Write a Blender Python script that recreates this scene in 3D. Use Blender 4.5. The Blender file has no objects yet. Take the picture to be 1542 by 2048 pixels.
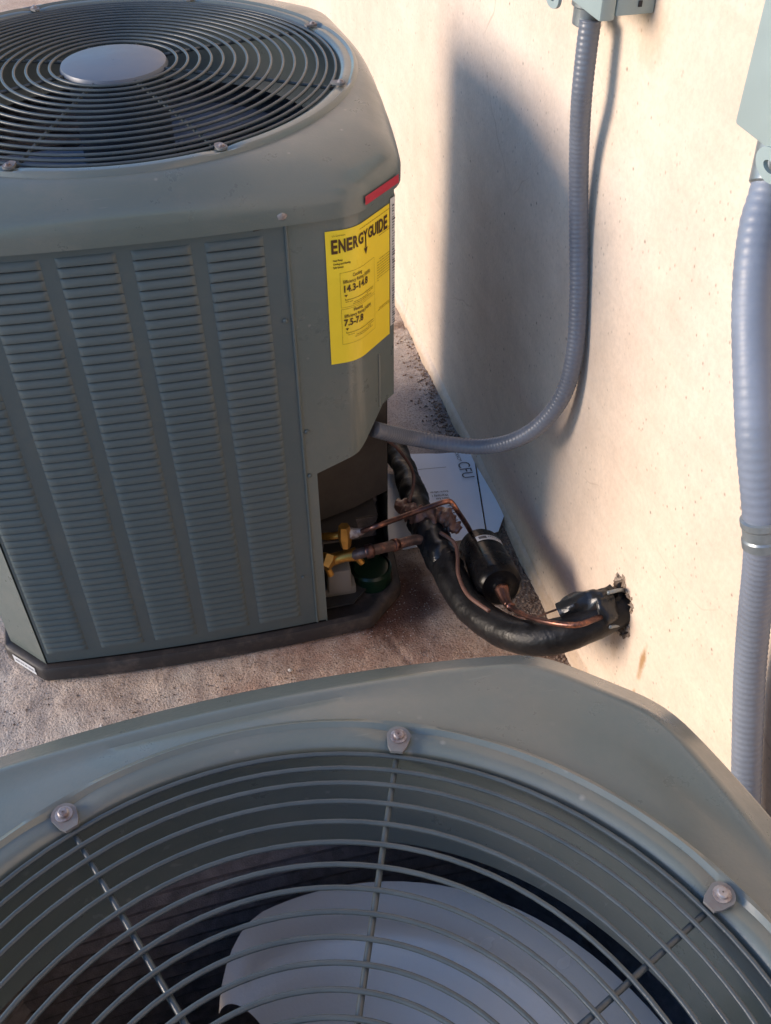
import bpy, bmesh, math, random
import numpy as np
from mathutils import Vector, Matrix, noise
from mathutils.geometry import tessellate_polygon
random.seed(7); rng = np.random.default_rng(5)
S = bpy.context.scene
# ------------------------------------------------------------------ camera, sky, sun, exposure
RW = [[0.97001, -0.24301, -0.00502], [-0.17148, -0.66801, -0.72411], [0.17261, 0.70327, -0.68965]]
EYE = Vector((0, 0, 1.3)); FPX = 1950.3
def camera():
    pi_, ro, ya = 0.7607, 0.0069, -0.2424
    f = Vector((-math.sin(ya)*math.cos(pi_), math.cos(ya)*math.cos(pi_), -math.sin(pi_)))
    r = Vector((math.cos(ya), math.sin(ya), 0)); d = f.cross(r)
    r2 = math.cos(ro)*r + math.sin(ro)*d; d2 = -math.sin(ro)*r + math.cos(ro)*d
    cd = bpy.data.cameras.new('camera'); cam = bpy.data.objects.new('camera', cd)
    S.collection.objects.link(cam)
    m = Matrix((r2, -d2, -f)).transposed().to_4x4(); m.translation = EYE
    cam.matrix_world = m
    cd.sensor_fit = 'HORIZONTAL'; cd.sensor_width = 36; cd.lens = 36*FPX/1542
    cd.clip_start = 0.02; cd.clip_end = 500
    S.camera = cam
    return r2, d2, f
CR, CD, CF = camera()
def ray(px, py): return CR*(px-771) + CD*(py-1024) + CF*FPX
def at(px, py, x=None, y=None, z=None):          # a pixel of the photo turned into a point at a known x, y or z
    v = ray(px, py)
    t = (x/v.x) if x is not None else (y/v.y) if y is not None else (z-1.3)/v.z
    return EYE + v*t
SUN = Vector((1.0, -0.10, -0.23)).normalized()   # direction the light travels
el = math.asin(-SUN.z); az = math.atan2(-SUN.x, -SUN.y)
w = bpy.data.worlds.new('World'); S.world = w; w.use_nodes = True
nt = w.node_tree; bg = nt.nodes['Background']
sky = nt.nodes.new('ShaderNodeTexSky'); sky.sky_type = 'NISHITA'; sky.sun_disc = False
sky.sun_elevation = el; sky.sun_rotation = az; sky.air_density = 1.0; sky.dust_density = 0.3; sky.ozone_density = 5.0
nt.links.new(sky.outputs[0], bg.inputs[0]); bg.inputs[1].default_value = 0.15
sl = bpy.data.lights.new('sun', 'SUN'); sl.energy = 2.0; sl.angle = math.radians(24); sl.color = (1.0, 0.82, 0.66)
so = bpy.data.objects.new('sun', sl); so.rotation_euler = SUN.to_track_quat('-Z', 'Y').to_euler(); S.collection.objects.link(so)
S.view_settings.view_transform = 'Standard'; S.view_settings.look = 'None'
S.view_settings.gamma = 1; S.view_settings.exposure = 1.14; S.view_settings.use_curve_mapping = False
S.render.engine = 'CYCLES'
S.render.resolution_x = 771; S.render.resolution_y = 1024

# ------------------------------------------------------------------ materials
def mat(name, col, rough=0.5, metal=0.0, spec=0.5, var=0.0, vscale=8, bump=0.0, bscale=400, build=None, coat=0.0):
    m = bpy.data.materials.new(name); m.use_nodes = True; t = m.node_tree
    b = t.nodes['Principled BSDF']
    b.inputs['Base Color'].default_value = (*col, 1); b.inputs['Roughness'].default_value = rough
    b.inputs['Metallic'].default_value = metal; b.inputs['Specular IOR Level'].default_value = spec
    b.inputs['Coat Weight'].default_value = coat; b.inputs['Coat Roughness'].default_value = 0.15
    tc = t.nodes.new('ShaderNodeTexCoord')
    if var:
        n = t.nodes.new('ShaderNodeTexNoise'); n.inputs['Scale'].default_value = vscale; n.inputs['Detail'].default_value = 5
        n.inputs['Roughness'].default_value = .65
        r = t.nodes.new('ShaderNodeMapRange'); r.inputs[1].default_value = .3; r.inputs[2].default_value = .7
        r.inputs[3].default_value = 1-var; r.inputs[4].default_value = 1+var
        mm = t.nodes.new('ShaderNodeVectorMath'); mm.operation = 'SCALE'; mm.inputs[0].default_value = col
        t.links.new(tc.outputs['Object'], n.inputs[0]); t.links.new(n.outputs[0], r.inputs[0])
        t.links.new(r.outputs[0], mm.inputs['Scale']); t.links.new(mm.outputs[0], b.inputs['Base Color'])
        r2 = t.nodes.new('ShaderNodeMapRange'); r2.inputs[1].default_value = .3; r2.inputs[2].default_value = .7
        r2.inputs[3].default_value = max(0, rough-.08); r2.inputs[4].default_value = min(1, rough+.1)
        t.links.new(n.outputs[0], r2.inputs[0]); t.links.new(r2.outputs[0], b.inputs['Roughness'])
    if bump:
        n = t.nodes.new('ShaderNodeTexNoise'); n.inputs['Scale'].default_value = bscale; n.inputs['Detail'].default_value = 3
        bp = t.nodes.new('ShaderNodeBump'); bp.inputs['Strength'].default_value = bump; bp.inputs['Distance'].default_value = .002
        t.links.new(tc.outputs['Object'], n.inputs[0]); t.links.new(n.outputs[0], bp.inputs['Height'])
        t.links.new(bp.outputs[0], b.inputs['Normal'])
    if build: build(t, b, tc)
    return m
def N(t, kind, **kw):
    n = t.nodes.new(kind)
    for k, v in kw.items():
        if isinstance(k, str) and hasattr(n, k): setattr(n, k, v)
    return n
def noise_n(t, vec, scale, detail=4, rough=.6):
    n = t.nodes.new('ShaderNodeTexNoise'); n.inputs['Scale'].default_value = scale; n.inputs['Detail'].default_value = detail
    n.inputs['Roughness'].default_value = rough; t.links.new(vec, n.inputs[0]); return n.outputs[0]
def ramp(t, fac, stops):
    r = t.nodes.new('ShaderNodeValToRGB'); e = r.color_ramp.elements
    while len(e) < len(stops): e.new(.5)
    for q, (p_, c_) in zip(e, stops):
        q.position = p_; q.color = (*c_, 1) if not isinstance(c_, (int, float)) else (c_, c_, c_, 1)
    t.links.new(fac, r.inputs[0]); return r.outputs[0]
def mix(t, fac, a, b, mode='MIX'):
    m = t.nodes.new('ShaderNodeMix'); m.data_type = 'RGBA'; m.blend_type = mode
    for s, v in ((m.inputs[0], fac), (m.inputs[6], a), (m.inputs[7], b)):
        if hasattr(v, 'links'): t.links.new(v, s)
        elif isinstance(v, (int, float)): s.default_value = v
        else: s.default_value = (*v, 1)
    return m.outputs[2]
def mapping(t, vec, loc=(0,0,0), scale=(1,1,1), rot=(0,0,0), kind='POINT'):
    m = t.nodes.new('ShaderNodeMapping'); m.vector_type = kind
    m.inputs[1].default_value = loc; m.inputs[2].default_value = rot; m.inputs[3].default_value = scale
    t.links.new(vec, m.inputs[0]); return m.outputs[0]
def mathn(t, op, a, b=0.0, clamp=False):
    m = t.nodes.new('ShaderNodeMath'); m.operation = op; m.use_clamp = clamp
    for s, v in ((m.inputs[0], a), (m.inputs[1], b)):
        if hasattr(v, 'links'): t.links.new(v, s)
        else: s.default_value = v
    return m.outputs[0]
def blob(t, vec, c, r, edge=.5, wob=.0, ws=20):      # soft mask 1 inside an ellipsoid at c, 0 outside, ragged by noise
    v = mapping(t, vec, loc=(-c[0]/r[0], -c[1]/r[1], -c[2]/r[2]), scale=(1/r[0], 1/r[1], 1/r[2]))
    l = t.nodes.new('ShaderNodeVectorMath'); l.operation = 'LENGTH'; t.links.new(v, l.inputs[0])
    d = l.outputs['Value']
    if wob:
        d = mathn(t, 'ADD', d, mathn(t, 'MULTIPLY', mathn(t, 'SUBTRACT', noise_n(t, vec, ws, 4), .5), wob))
    mr = t.nodes.new('ShaderNodeMapRange'); mr.interpolation_type = 'SMOOTHSTEP'
    mr.inputs[1].default_value = 1.0; mr.inputs[2].default_value = 1.0-edge
    t.links.new(d, mr.inputs[0]); return mr.outputs[0]

def b_wall(t, b, tc):
    o = tc.outputs['Object']
    base = ramp(t, noise_n(t, o, 2.2, 3), [(.35, (.69, .55, .435)), (.65, (.76, .63, .505))])
    mott = ramp(t, noise_n(t, o, 14, 6, .7), [(.3, .9), (.7, 1.04)])
    base = mix(t, 1.0, base, mott, 'MULTIPLY')
    base = mix(t, 1.0, base, ramp(t, noise_n(t, o, 130, 3, .75), [(.35, .93), (.6, 1.02)]), 'MULTIPLY')
    tr = noise_n(t, mapping(t, o, scale=(1, 3, 14), rot=(.5, 0, 0)), 3, 5, .65)
    base = mix(t, 1.0, base, ramp(t, tr, [(.3, (.965, .95, .935)), (.6, (1.0, 1.0, 1.0))]), 'MULTIPLY')
    # small dark specks and pits
    v = t.nodes.new('ShaderNodeTexVoronoi'); v.inputs['Scale'].default_value = 95; v.inputs['Randomness'].default_value = 1
    t.links.new(mapping(t, o, scale=(1, 1, .75)), v.inputs[0])
    sp = ramp(t, v.outputs['Distance'], [(.07, 1.0), (.20, 0.0)])
    dens = ramp(t, noise_n(t, o, 6, 3), [(.38, .08), (.58, .65)])
    rnd = ramp(t, mathn(t, 'FRACT', mathn(t, 'MULTIPLY', v.outputs['Color'], 7.3)), [(.3, 0.0), (.55, 1.0)])
    spots = mathn(t, 'MULTIPLY', mathn(t, 'MULTIPLY', sp, dens), rnd)
    v2 = t.nodes.new('ShaderNodeTexVoronoi'); v2.inputs['Scale'].default_value = 26
    t.links.new(o, v2.inputs[0])
    sp2 = mathn(t, 'MULTIPLY', ramp(t, v2.outputs['Distance'], [(.03, 1.0), (.08, 0.0)]), .7)
    base = mix(t, spots, base, (.27, .20, .145)); base = mix(t, sp2, base, (.20, .14, .10))
    # rust brown wash stain near the foot of the wall and under the hole
    st_ = at(1284, 1325, x=.5414); s2_ = at(1268, 1385, x=.5414)
    for c, r, s in (((0, st_.y, st_.z), (.3, .010, .045), 1.0), ((0, s2_.y, s2_.z), (.3, .006, .016), .6), ((0, .80, .235), (.3, .045, .06), .3),
                    ((0, .795, .18), (.3, .018, .05), .3), ((0, .9, .02), (.3, .55, .028), .45), ((0, 1.0, .955), (.3, .05, .05), .3), ((0, 1.9, .0), (.3, .9, .03), .45)):
        base = mix(t, mathn(t, 'MULTIPLY', blob(t, o, c, r, .8, 1.2, 45), s), base, (.40, .245, .12))
    # hairline cracks
    w1 = t.nodes.new('ShaderNodeTexVoronoi'); w1.feature = 'DISTANCE_TO_EDGE'; w1.inputs['Scale'].default_value = 2.6
    nz = t.nodes.new('ShaderNodeTexNoise'); nz.inputs['Scale'].default_value = 9; t.links.new(o, nz.inputs[0])
    t.links.new(mix(t, .06, o, nz.outputs['Color']), w1.inputs[0])
    ck = mathn(t, 'MULTIPLY', ramp(t, w1.outputs['Distance'], [(.0, 1.0), (.0035, 0.0)]), ramp(t, noise_n(t, o, 3.1, 2), [(.51, 0.0), (.60, .5)]))
    base = mix(t, ck, base, (.40, .27, .18))
    t.links.new(base, b.inputs['Base Color'])
    b.inputs['Roughness'].default_value = .85; b.inputs['Specular IOR Level'].default_value = .25
    h = mathn(t, 'ADD', mathn(t, 'MULTIPLY', noise_n(t, o, 18, 4), 1.0), mathn(t, 'MULTIPLY', noise_n(t, o, 170, 4, .75), .7))
    h = mathn(t, 'SUBTRACT', h, mathn(t, 'MULTIPLY', spots, .5)); h = mathn(t, 'SUBTRACT', h, mathn(t, 'MULTIPLY', ck, .4))
    bp = t.nodes.new('ShaderNodeBump'); bp.inputs['Strength'].default_value = .5; bp.inputs['Distance'].default_value = .0025
    t.links.new(h, bp.inputs['Height']); t.links.new(bp.outputs[0], b.inputs['Normal'])
def b_ground(t, b, tc):
    o = tc.outputs['Object']
    base = ramp(t, noise_n(t, o, 7, 6, .7), [(.3, (.48, .35, .26)), (.5, (.63, .495, .385)), (.7, (.70, .60, .49))])
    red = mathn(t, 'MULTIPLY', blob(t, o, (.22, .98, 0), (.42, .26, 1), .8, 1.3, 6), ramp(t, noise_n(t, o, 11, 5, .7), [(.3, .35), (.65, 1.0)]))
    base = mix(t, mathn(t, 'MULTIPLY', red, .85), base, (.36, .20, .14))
    red_shade = mathn(t, 'MULTIPLY', blob(t, o, (.285, 1.11, 0), (.115, .13, 1), .6, .8, 14), .9)  # red-brown stain by the pan, with the rear unit's shade painted in
    base = mix(t, red_shade, base, (.10, .04, .026))
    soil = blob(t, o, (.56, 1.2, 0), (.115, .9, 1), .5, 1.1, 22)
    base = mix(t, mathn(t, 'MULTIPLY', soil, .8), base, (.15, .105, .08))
    far = mathn(t, 'MULTIPLY', blob(t, o, (.40, 1.62, 0), (.3, .42, 1), .6, .5, 6), .6)  # grey shade of the ground further back, painted into the colour
    base = mix(t, far, base, (.34, .31, .30))
    gr = noise_n(t, o, 300, 2, .6); base = mix(t, 1.0, base, ramp(t, gr, [(.34, .55), (.47, 1.0), (.62, 1.0)]), 'MULTIPLY')
    v = t.nodes.new('ShaderNodeTexVoronoi'); v.inputs['Scale'].default_value = 210; t.links.new(o, v.inputs[0])
    pale = mathn(t, 'MULTIPLY', ramp(t, v.outputs['Distance'], [(.1, 1.0), (.3, 0.0)]), ramp(t, noise_n(t, o, 60, 2), [(.48, 0.0), (.56, .75)]))
    base = mix(t, pale, base, (.72, .65, .58))
    dk = mathn(t, 'MULTIPLY', ramp(t, noise_n(t, o, 26, 5, .75), [(.62, 0.0), (.74, .7)]), 1.0)
    base = mix(t, dk, base, (.15, .09, .07))
    t.links.new(base, b.inputs['Base Color']); b.inputs['Roughness'].default_value = .92; b.inputs['Specular IOR Level'].default_value = .2
    h = mathn(t, 'ADD', mathn(t, 'MULTIPLY', noise_n(t, o, 60, 5, .7), 1.2), mathn(t, 'MULTIPLY', gr, .8))
    bp = t.nodes.new('ShaderNodeBump'); bp.inputs['Strength'].default_value = .8; bp.inputs['Distance'].default_value = .003
    t.links.new(h, bp.inputs['Height']); t.links.new(bp.outputs[0], b.inputs['Normal'])
def b_copper(t, b, tc):
    o = tc.outputs['Object']
    c = ramp(t, noise_n(t, o, 38, 5, .7), [(.40, (.085, .05, .048)), (.56, (.17, .085, .068)), (.70, (.58, .23, .12))])
    t.links.new(c, b.inputs['Base Color'])
def b_dirty(col, dirt, sc=12, lo=.5, hi=.75, k=.8):
    def f(t, b, tc):
        o = tc.outputs['Object']
        fac = mathn(t, 'MULTIPLY', ramp(t, noise_n(t, o, sc, 6, .7), [(lo, 0.0), (hi, 1.0)]), k)
        t.links.new(mix(t, fac, col, dirt), b.inputs['Base Color'])
        t.links.new(ramp(t, noise_n(t, o, sc*1.7, 5, .7), [(.3, b.inputs['Roughness'].default_value-.06), (.7, min(1, b.inputs['Roughness'].default_value+.2))]), b.inputs['Roughness'])
    return f
def b_paint(t, b, tc):
    o = tc.outputs['Object']
    fac = mathn(t, 'MULTIPLY', ramp(t, noise_n(t, o, 9, 6, .7), [(.5, 0.0), (.8, 1.0)]), .45)
    c = mix(t, fac, (.122, .144, .130), (.21, .20, .172))
    v = t.nodes.new('ShaderNodeTexVoronoi'); v.inputs['Scale'].default_value = 60; t.links.new(o, v.inputs[0])
    sp = mathn(t, 'MULTIPLY', ramp(t, v.outputs['Distance'], [(.05, 1.0), (.16, 0.0)]), ramp(t, noise_n(t, o, 13, 3), [(.52, 0.0), (.62, .45)]))
    c = mix(t, sp, c, (.34, .33, .30))
    sc_ = noise_n(t, mapping(t, o, scale=(4, 90, 20), rot=(0, 0, .6)), 3, 3, .6)
    scr = mathn(t, 'MULTIPLY', ramp(t, sc_, [(.66, 0.0), (.70, 1.0)]), ramp(t, noise_n(t, o, 5, 3), [(.5, 0.0), (.62, .35)]))
    c = mix(t, scr, c, (.26, .27, .25)); t.links.new(c, b.inputs['Base Color'])
    t.links.new(ramp(t, noise_n(t, o, 22, 6, .75), [(.3, .24), (.7, .42)]), b.inputs['Roughness'])
M = {}
M['wall'] = mat('plaster', (.7, .6, .5), build=b_wall)
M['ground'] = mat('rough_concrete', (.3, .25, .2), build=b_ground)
M['paint'] = mat('grey_green_paint', (.14, .16, .15), .33, spec=.5, bump=.07, bscale=350, coat=.4, build=b_paint)
M['panel'] = mat('louvre_paint', (.10, .135, .135), .45, bump=.05, bscale=600, build=b_dirty((.085, .108, .108), (.15, .148, .125), 14, .5, .8, .4))
M['wire'] = mat('grille_paint', (.06, .075, .08), .36, bump=.1, bscale=700, var=.15, vscale=30)
M['dark'] = mat('dark_interior', (.018, .018, .02), .7)
M['fin'] = mat('coil_fins', (.24, .22, .23), .5, .2, var=.4, vscale=60, bump=.3, bscale=900)
M['shroud'] = mat('orifice_paint', (.07, .105, .12), .35, var=.15, vscale=20)
M['blade'] = mat('fan_blade_aluminium', (.60, .59, .55), .2, .1, var=.03, vscale=5, bump=.1, bscale=350)
M['motor'] = mat('motor_blue_black', (.03, .042, .06), .4, .1)
M['blade_dark'] = mat('shaded_fan_blade', (.16, .18, .22), .4, .3, var=.1, vscale=10)  # darker copy of the blade, shade inside the rear unit put into its colour
M['hubcap'] = mat('hub_plate_paint', (.13, .15, .18), .42, .1, var=.1, vscale=25)
M['pan'] = mat('base_pan_black', (.035, .028, .026), .55, build=b_dirty((.032, .026, .024), (.20, .15, .12), 22, .5, .75, .55))
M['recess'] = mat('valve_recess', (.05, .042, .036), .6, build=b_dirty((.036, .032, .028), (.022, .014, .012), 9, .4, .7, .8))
M['yellow'] = mat('label_yellow', (.88, .66, .03), .42, var=.05, vscale=12)
M['ink'] = mat('label_ink', (.07, .03, .005), .5)
M['inkthin'] = mat('label_fine_print', (.30, .20, .01), .5)
M['red'] = mat('red_tape', (.45, .03, .05), .35)
M['white'] = mat('white_sticker', (.62, .62, .62), .4)
M['stkink'] = mat('sticker_ink', (.08, .08, .09), .5)
M['screw'] = mat('zinc_screw', (.45, .42, .40), .4, .5, build=b_dirty((.34, .32, .32), (.14, .09, .08), 90, .45, .6, .8))
M['tab'] = mat('rusty_tab', (.2, .17, .17), .5, .2, build=b_dirty((.17, .175, .175), (.16, .10, .085), 60, .45, .7, .7))
M['conduit'] = mat('conduit_grey', (.135, .152, .185), .33, var=.1, vscale=15, bump=.05, bscale=300)
M['conduit2'] = mat('conduit_pale', (.195, .225, .28), .42, var=.1, vscale=15, bump=.05, bscale=300)
M['box'] = mat('box_grey_paint', (.30, .37, .36), .45, var=.05, vscale=15, bump=.04, bscale=400)
M['fitting'] = mat('conduit_fitting', (.25, .28, .29), .35, .5, var=.2, vscale=40)
M['foam'] = mat('black_foam', (.009, .009, .010), .40, spec=.28, var=.35, vscale=40, bump=.5, bscale=110)
M['tape'] = mat('black_tape', (.010, .011, .013), .3, bump=.8, bscale=90, coat=.15)
M['copper'] = mat('copper', (.5, .25, .16), .36, .85, build=b_copper, bump=.15, bscale=150)
def b_dull(t, b, tc):
    o = tc.outputs['Object']
    t.links.new(ramp(t, noise_n(t, o, 30, 5, .7), [(.40, (.075, .055, .055)), (.55, (.15, .10, .09)), (.72, (.48, .22, .14))]), b.inputs['Base Color'])
M['copper_dull'] = mat('tarnished_copper', (.15, .1, .09), .5, .6, build=b_dull, bump=.2, bscale=150)
M['brass'] = mat('brass', (.46, .25, .06), .35, .85, var=.3, vscale=60)
M['brown_wire'] = mat('brown_cable', (.13, .065, .05), .5, var=.25, vscale=40)
M['drier'] = mat('drier_black', (.006, .006, .007), .24, spec=.14, var=.2, vscale=30)
M['paper'] = mat('paper_white', (.82, .86, .93), .75, var=.03, vscale=10)
M['pink'] = mat('brown_tape', (.17, .085, .06), .35, bump=.4, bscale=80)
M['green'] = mat('dark_green_plastic', (.003, .018, .008), .3)
M['rubble'] = mat('broken_render', (.38, .31, .25), .95, build=b_dirty((.40, .32, .25), (.13, .085, .055), 60, .38, .58, .9))
M['soil'] = mat('crumbs', (.2, .14, .1), .95, build=b_dirty((.34, .25, .19), (.14, .09, .065), 60, .4, .6, .9))
M['chip'] = mat('pale_chip', (.55, .5, .45), .8)
M['pvc'] = mat('dull_plastic', (.16, .155, .15), .5)

# ------------------------------------------------------------------ mesh helpers
def link(o): S.collection.objects.link(o); return o
def obj(name, vf, m, parent=None, sharp=35, mats=None):
    me = bpy.data.meshes.new(name)
    me.from_pydata([tuple(v) for v in vf[0]], [], vf[1]); me.update()
    bm = bmesh.new(); bm.from_mesh(me); bmesh.ops.recalc_face_normals(bm, faces=bm.faces); bm.to_mesh(me); bm.free()
    me.polygons.foreach_set('use_smooth', [True]*len(me.polygons))
    if sharp: me.set_sharp_from_angle(angle=math.radians(sharp))
    me.materials.append(M[m] if isinstance(m, str) else m)
    o = bpy.data.objects.new(name, me); link(o)
    if parent: o.parent = parent
    return o
def tag(o, label=None, cat=None, group=None, kind=None):
    if label: o['label'] = label
    if cat: o['category'] = cat
    if group: o['group'] = group
    if kind: o['kind'] = kind
    return o
def thing(name, label, cat, loc=(0, 0, 0), rz=0, group=None):
    o = link(bpy.data.objects.new(name, None)); o.location = loc; o.rotation_euler = (0, 0, rz); o.empty_display_size = .05
    return tag(o, label, cat, group)
def join(*parts):
    V = []; F = []
    for v, f in parts:
        n = len(V); V += list(v); F += [tuple(i+n for i in q) for q in f]
    return V, F
def grid(rows, closed=False, cap0=False, cap1=False):     # rows: list of equal-length point lists
    n = len(rows[0]); V = [p for r in rows for p in r]; F = []
    for i in range(len(rows)-1):
        for j in range(n if closed else n-1):
            k = (j+1) % n; F.append((i*n+j, i*n+k, (i+1)*n+k, (i+1)*n+j))
    if cap0: F.append(tuple(range(n))[::-1])
    if cap1: F.append(tuple((len(rows)-1)*n+j for j in range(n)))
    return V, F
def box(x0, x1, y0, y1, z0, z1, b=0.0):
    if b <= 0:
        V = [(x, y, z) for z in (z0, z1) for y in (y0, y1) for x in (x0, x1)]
        return V, [(0, 2, 3, 1), (4, 5, 7, 6), (0, 1, 5, 4), (2, 6, 7, 3), (0, 4, 6, 2), (1, 3, 7, 5)]
    bm = bmesh.new(); bmesh.ops.create_cube(bm, size=1)
    for v in bm.verts:
        v.co = Vector(((x0+x1)/2+v.co.x*(x1-x0), (y0+y1)/2+v.co.y*(y1-y0), (z0+z1)/2+v.co.z*(z1-z0)))
    bmesh.ops.bevel(bm, geom=bm.edges[:], offset=b, segments=2, affect='EDGES', profile=.5)
    bm.verts.ensure_lookup_table(); V = [v.co.copy() for v in bm.verts]; F = [tuple(v.index for v in f.verts) for f in bm.faces]
    bm.free(); return V, F
def catmull(P, n):
    P = [Vector(p) for p in P]; P = [2*P[0]-P[1]] + P + [2*P[-1]-P[-2]]; out = []
    for i in range(1, len(P)-2):
        a, b, c, d = P[i-1:i+3]
        for k in range(n):
            t = k/n; out.append(.5*((2*b)+(c-a)*t+(2*a-5*b+4*c-d)*t*t+(3*b-a-3*c+d)*t**3))
    out.append(P[-2]); return out
def resample(P, step):
    L = [0]
    for a, b in zip(P, P[1:]): L.append(L[-1]+(b-a).length)
    n = max(2, int(round(L[-1]/step))); out = []; j = 0
    for i in range(n+1):
        s = L[-1]*i/n
        while j < len(L)-2 and L[j+1] < s: j += 1
        t = (s-L[j])/max(1e-9, L[j+1]-L[j]); out.append(P[j].lerp(P[j+1], t))
    return out, L[-1]
def tube(P, r, seg=12, closed=False, caps=True):          # r: number or function(i, n, angle)
    P = [Vector(p) for p in P]; n = len(P); rows = []; up = None
    for i, p in enumerate(P):
        a = P[(i-1) % n] if (closed or i > 0) else P[0]; b = P[(i+1) % n] if (closed or i < n-1) else P[-1]
        t = (b-a).normalized()
        if up is None: up = t.orthogonal().normalized()
        up = (up - t*up.dot(t)).normalized(); s = t.cross(up); row = []
        for j in range(seg):
            an = 2*math.pi*j/seg; rr = r(i, n, an) if callable(r) else r
            row.append(p + (up*math.cos(an)+s*math.sin(an))*rr)
        rows.append(row)
    if closed: rows.append(rows[0])
    return grid(rows, True, caps and not closed, caps and not closed)
def lathe(prof, seg=32, c=(0, 0, 0), a0=0, a1=2*math.pi):
    rows = [[(c[0]+r*math.cos(a0+(a1-a0)*j/seg), c[1]+r*math.sin(a0+(a1-a0)*j/seg), c[2]+z) for j in range(seg+ (0 if a1-a0 > 6.28 else 1))] for r, z in prof]
    return grid(rows, a1-a0 > 6.28)
def xf(vf, m): return [m @ Vector(v) for v in vf[0]], vf[1]
def axis_m(p, d):
    q = Vector(d).to_track_quat('Z', 'Y').to_matrix().to_4x4(); q.translation = Vector(p); return q
def ribbed(P, r, pitch, amp, seg=18):
    Q, L = resample(catmull(P, 14), pitch/4)
    rr = r if callable(r) else (lambda s: r)
    return tube(Q, lambda i, n, a: rr(i/n)*(1+amp*(1, .4, -1, .4)[i % 4]), seg)
def prism(poly, z0, z1):
    n = len(poly); V = [(x, y, z0) for x, y in poly]+[(x, y, z1) for x, y in poly]
    return V, [tuple(range(n))[::-1], tuple(range(n, 2*n))]+[(i, (i+1) % n, (i+1) % n+n, i+n) for i in range(n)]

# ------------------------------------------------------------------ SETTING
XW = 0.5414
def ground_h(x, y):
    h = .0035*noise.noise(Vector((x*7, y*7, 3)))+.0022*noise.noise(Vector((x*28, y*28, 5)))+.0012*noise.noise(Vector((x*75, y*75, 9)))
    k = max(0, 1-(XW-x)/.08)
    h += .010*k*k*(.6+.8*noise.noise(Vector((x*30, y*12, 1))))
    # joint between the two pours
    d = abs((x-.284)*.934+(y-.952)*.357)
    if d < .006 and y < 1.03: h -= .004*(1-d/.006)
    d = abs(y-1.945+.02*noise.noise(Vector((x*20, 0, 0))))
    if d < .012: h -= .007*(1-d/.012)
    return h-.003
def axis_steps(a, b, c, d, fine):
    left = [a+(b-a)*(1-(1-i/10)**2) for i in range(10)]; mid = list(np.arange(b, c, fine)); right = [c+(d-c)*(i/10)**2 for i in range(11)]
    return left+mid+right
xs = [-40, -20, -10, -5]+[-2.5+i*.25 for i in range(7)]+list(np.arange(-.8, .545, .0055))+[.56, .6]
ys = [-40, -20, -8, -3, -1, -.3, .2, .5]+list(np.arange(.7, 2.1, .0065))+[2.2, 2.4, 2.8, 3.4, 4.5, 7, 14, 30, 60]
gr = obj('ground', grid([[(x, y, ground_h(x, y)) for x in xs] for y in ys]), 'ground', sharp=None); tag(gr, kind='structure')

# wall with a ragged hole broken through
hc = at(1241, 1215, x=XW)
hole_px = [(1238, 1147), (1248, 1160), (1251, 1178), (1262, 1196), (1266, 1214), (1258, 1232), (1256, 1248), (1259, 1266), (1246, 1271), (1236, 1262), (1240, 1246), (1232, 1240), (1226, 1222), (1224, 1204), (1229, 1190), (1226, 1176), (1232, 1163)]
hole = []
for i, q in enumerate(hole_px):
    a = at(*q, x=XW); b = at(*hole_px[(i+1) % len(hole_px)], x=XW)
    for k in range(3):
        c = a.lerp(b, k/3); hole.append((c.y+random.uniform(-.0013, .0013), c.z+random.uniform(-.0013, .0013)))
wt = thing('plaster_wall', 'cream rendered house wall with a ragged pipe hole near its foot', 'wall', (XW, 0, 0))
outer = [(-6, -.25), (14, -.25), (14, 3.0), (-6, 3.0)]
polys = [[Vector((y, z, 0)) for y, z in outer], [Vector((y, z, 0)) for y, z in hole]]
tri = tessellate_polygon(polys); V = [(0, p.x, p.y) for pl in polys for p in pl]
nH = len(hole)
F = [tuple(t) for t in tri]
rim = [(.013+.012*random.random(), hc.y+(y-hc.y)*.75, hc.z+(z-hc.z)*.75) for y, z in hole]
V += rim; Fc = [(4+i, 4+(i+1) % nH, 4+nH+(i+1) % nH, 4+nH+i) for i in range(nH)]+[tuple(range(4+nH, 4+2*nH))]
wl = obj('wall', (V[:4+nH], F), 'wall', wt, sharp=20)
obj('hole_lining', (V[4:], [tuple(i-4 for i in f) for f in Fc]), 'rubble', wt, sharp=15)
obj('wall_top', box(0.0, .24, -6, 14, 3.0, 3.02), 'wall', wt)
# chipped render round the hole
rb = []
for i in range(80):
    k = random.randrange(nH); y, z = hole[k]; s = random.uniform(.0035, .009)
    bm = bmesh.new(); bmesh.ops.create_icosphere(bm, subdivisions=1, radius=s)
    for v in bm.verts: v.co *= random.uniform(.55, 1.2)
    rr = random.uniform(.80, 1.0)
    rb.append(([v.co+Vector((random.uniform(.0, .014), hc.y+(y-hc.y)*rr, hc.z+(z-hc.z)*rr)) for v in bm.verts], [tuple(v.index for v in f.verts) for f in bm.faces])); bm.free()
tag(obj('broken_render', join(*rb), 'rubble', wt, sharp=15), kind='stuff')
# flaked skin of the render standing proud round the hole
fl = []
for i in range(nH):
    (y0, z0), (y1, z1) = hole[i], hole[(i+1) % nH]
    o = random.uniform(1.03, 1.16)
    if random.random() < .35: continue
    a = [(-.0016, y0, z0), (-.0016, y1, z1), (-.0004, hc.y+(y1-hc.y)*o, hc.z+(z1-hc.z)*o), (-.0004, hc.y+(y0-hc.y)*o, hc.z+(z0-hc.z)*o)]
    fl.append((a, [(0, 1, 2, 3)]))
tag(obj('render_flake', join(*fl), 'rubble', wt), kind='stuff')
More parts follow.
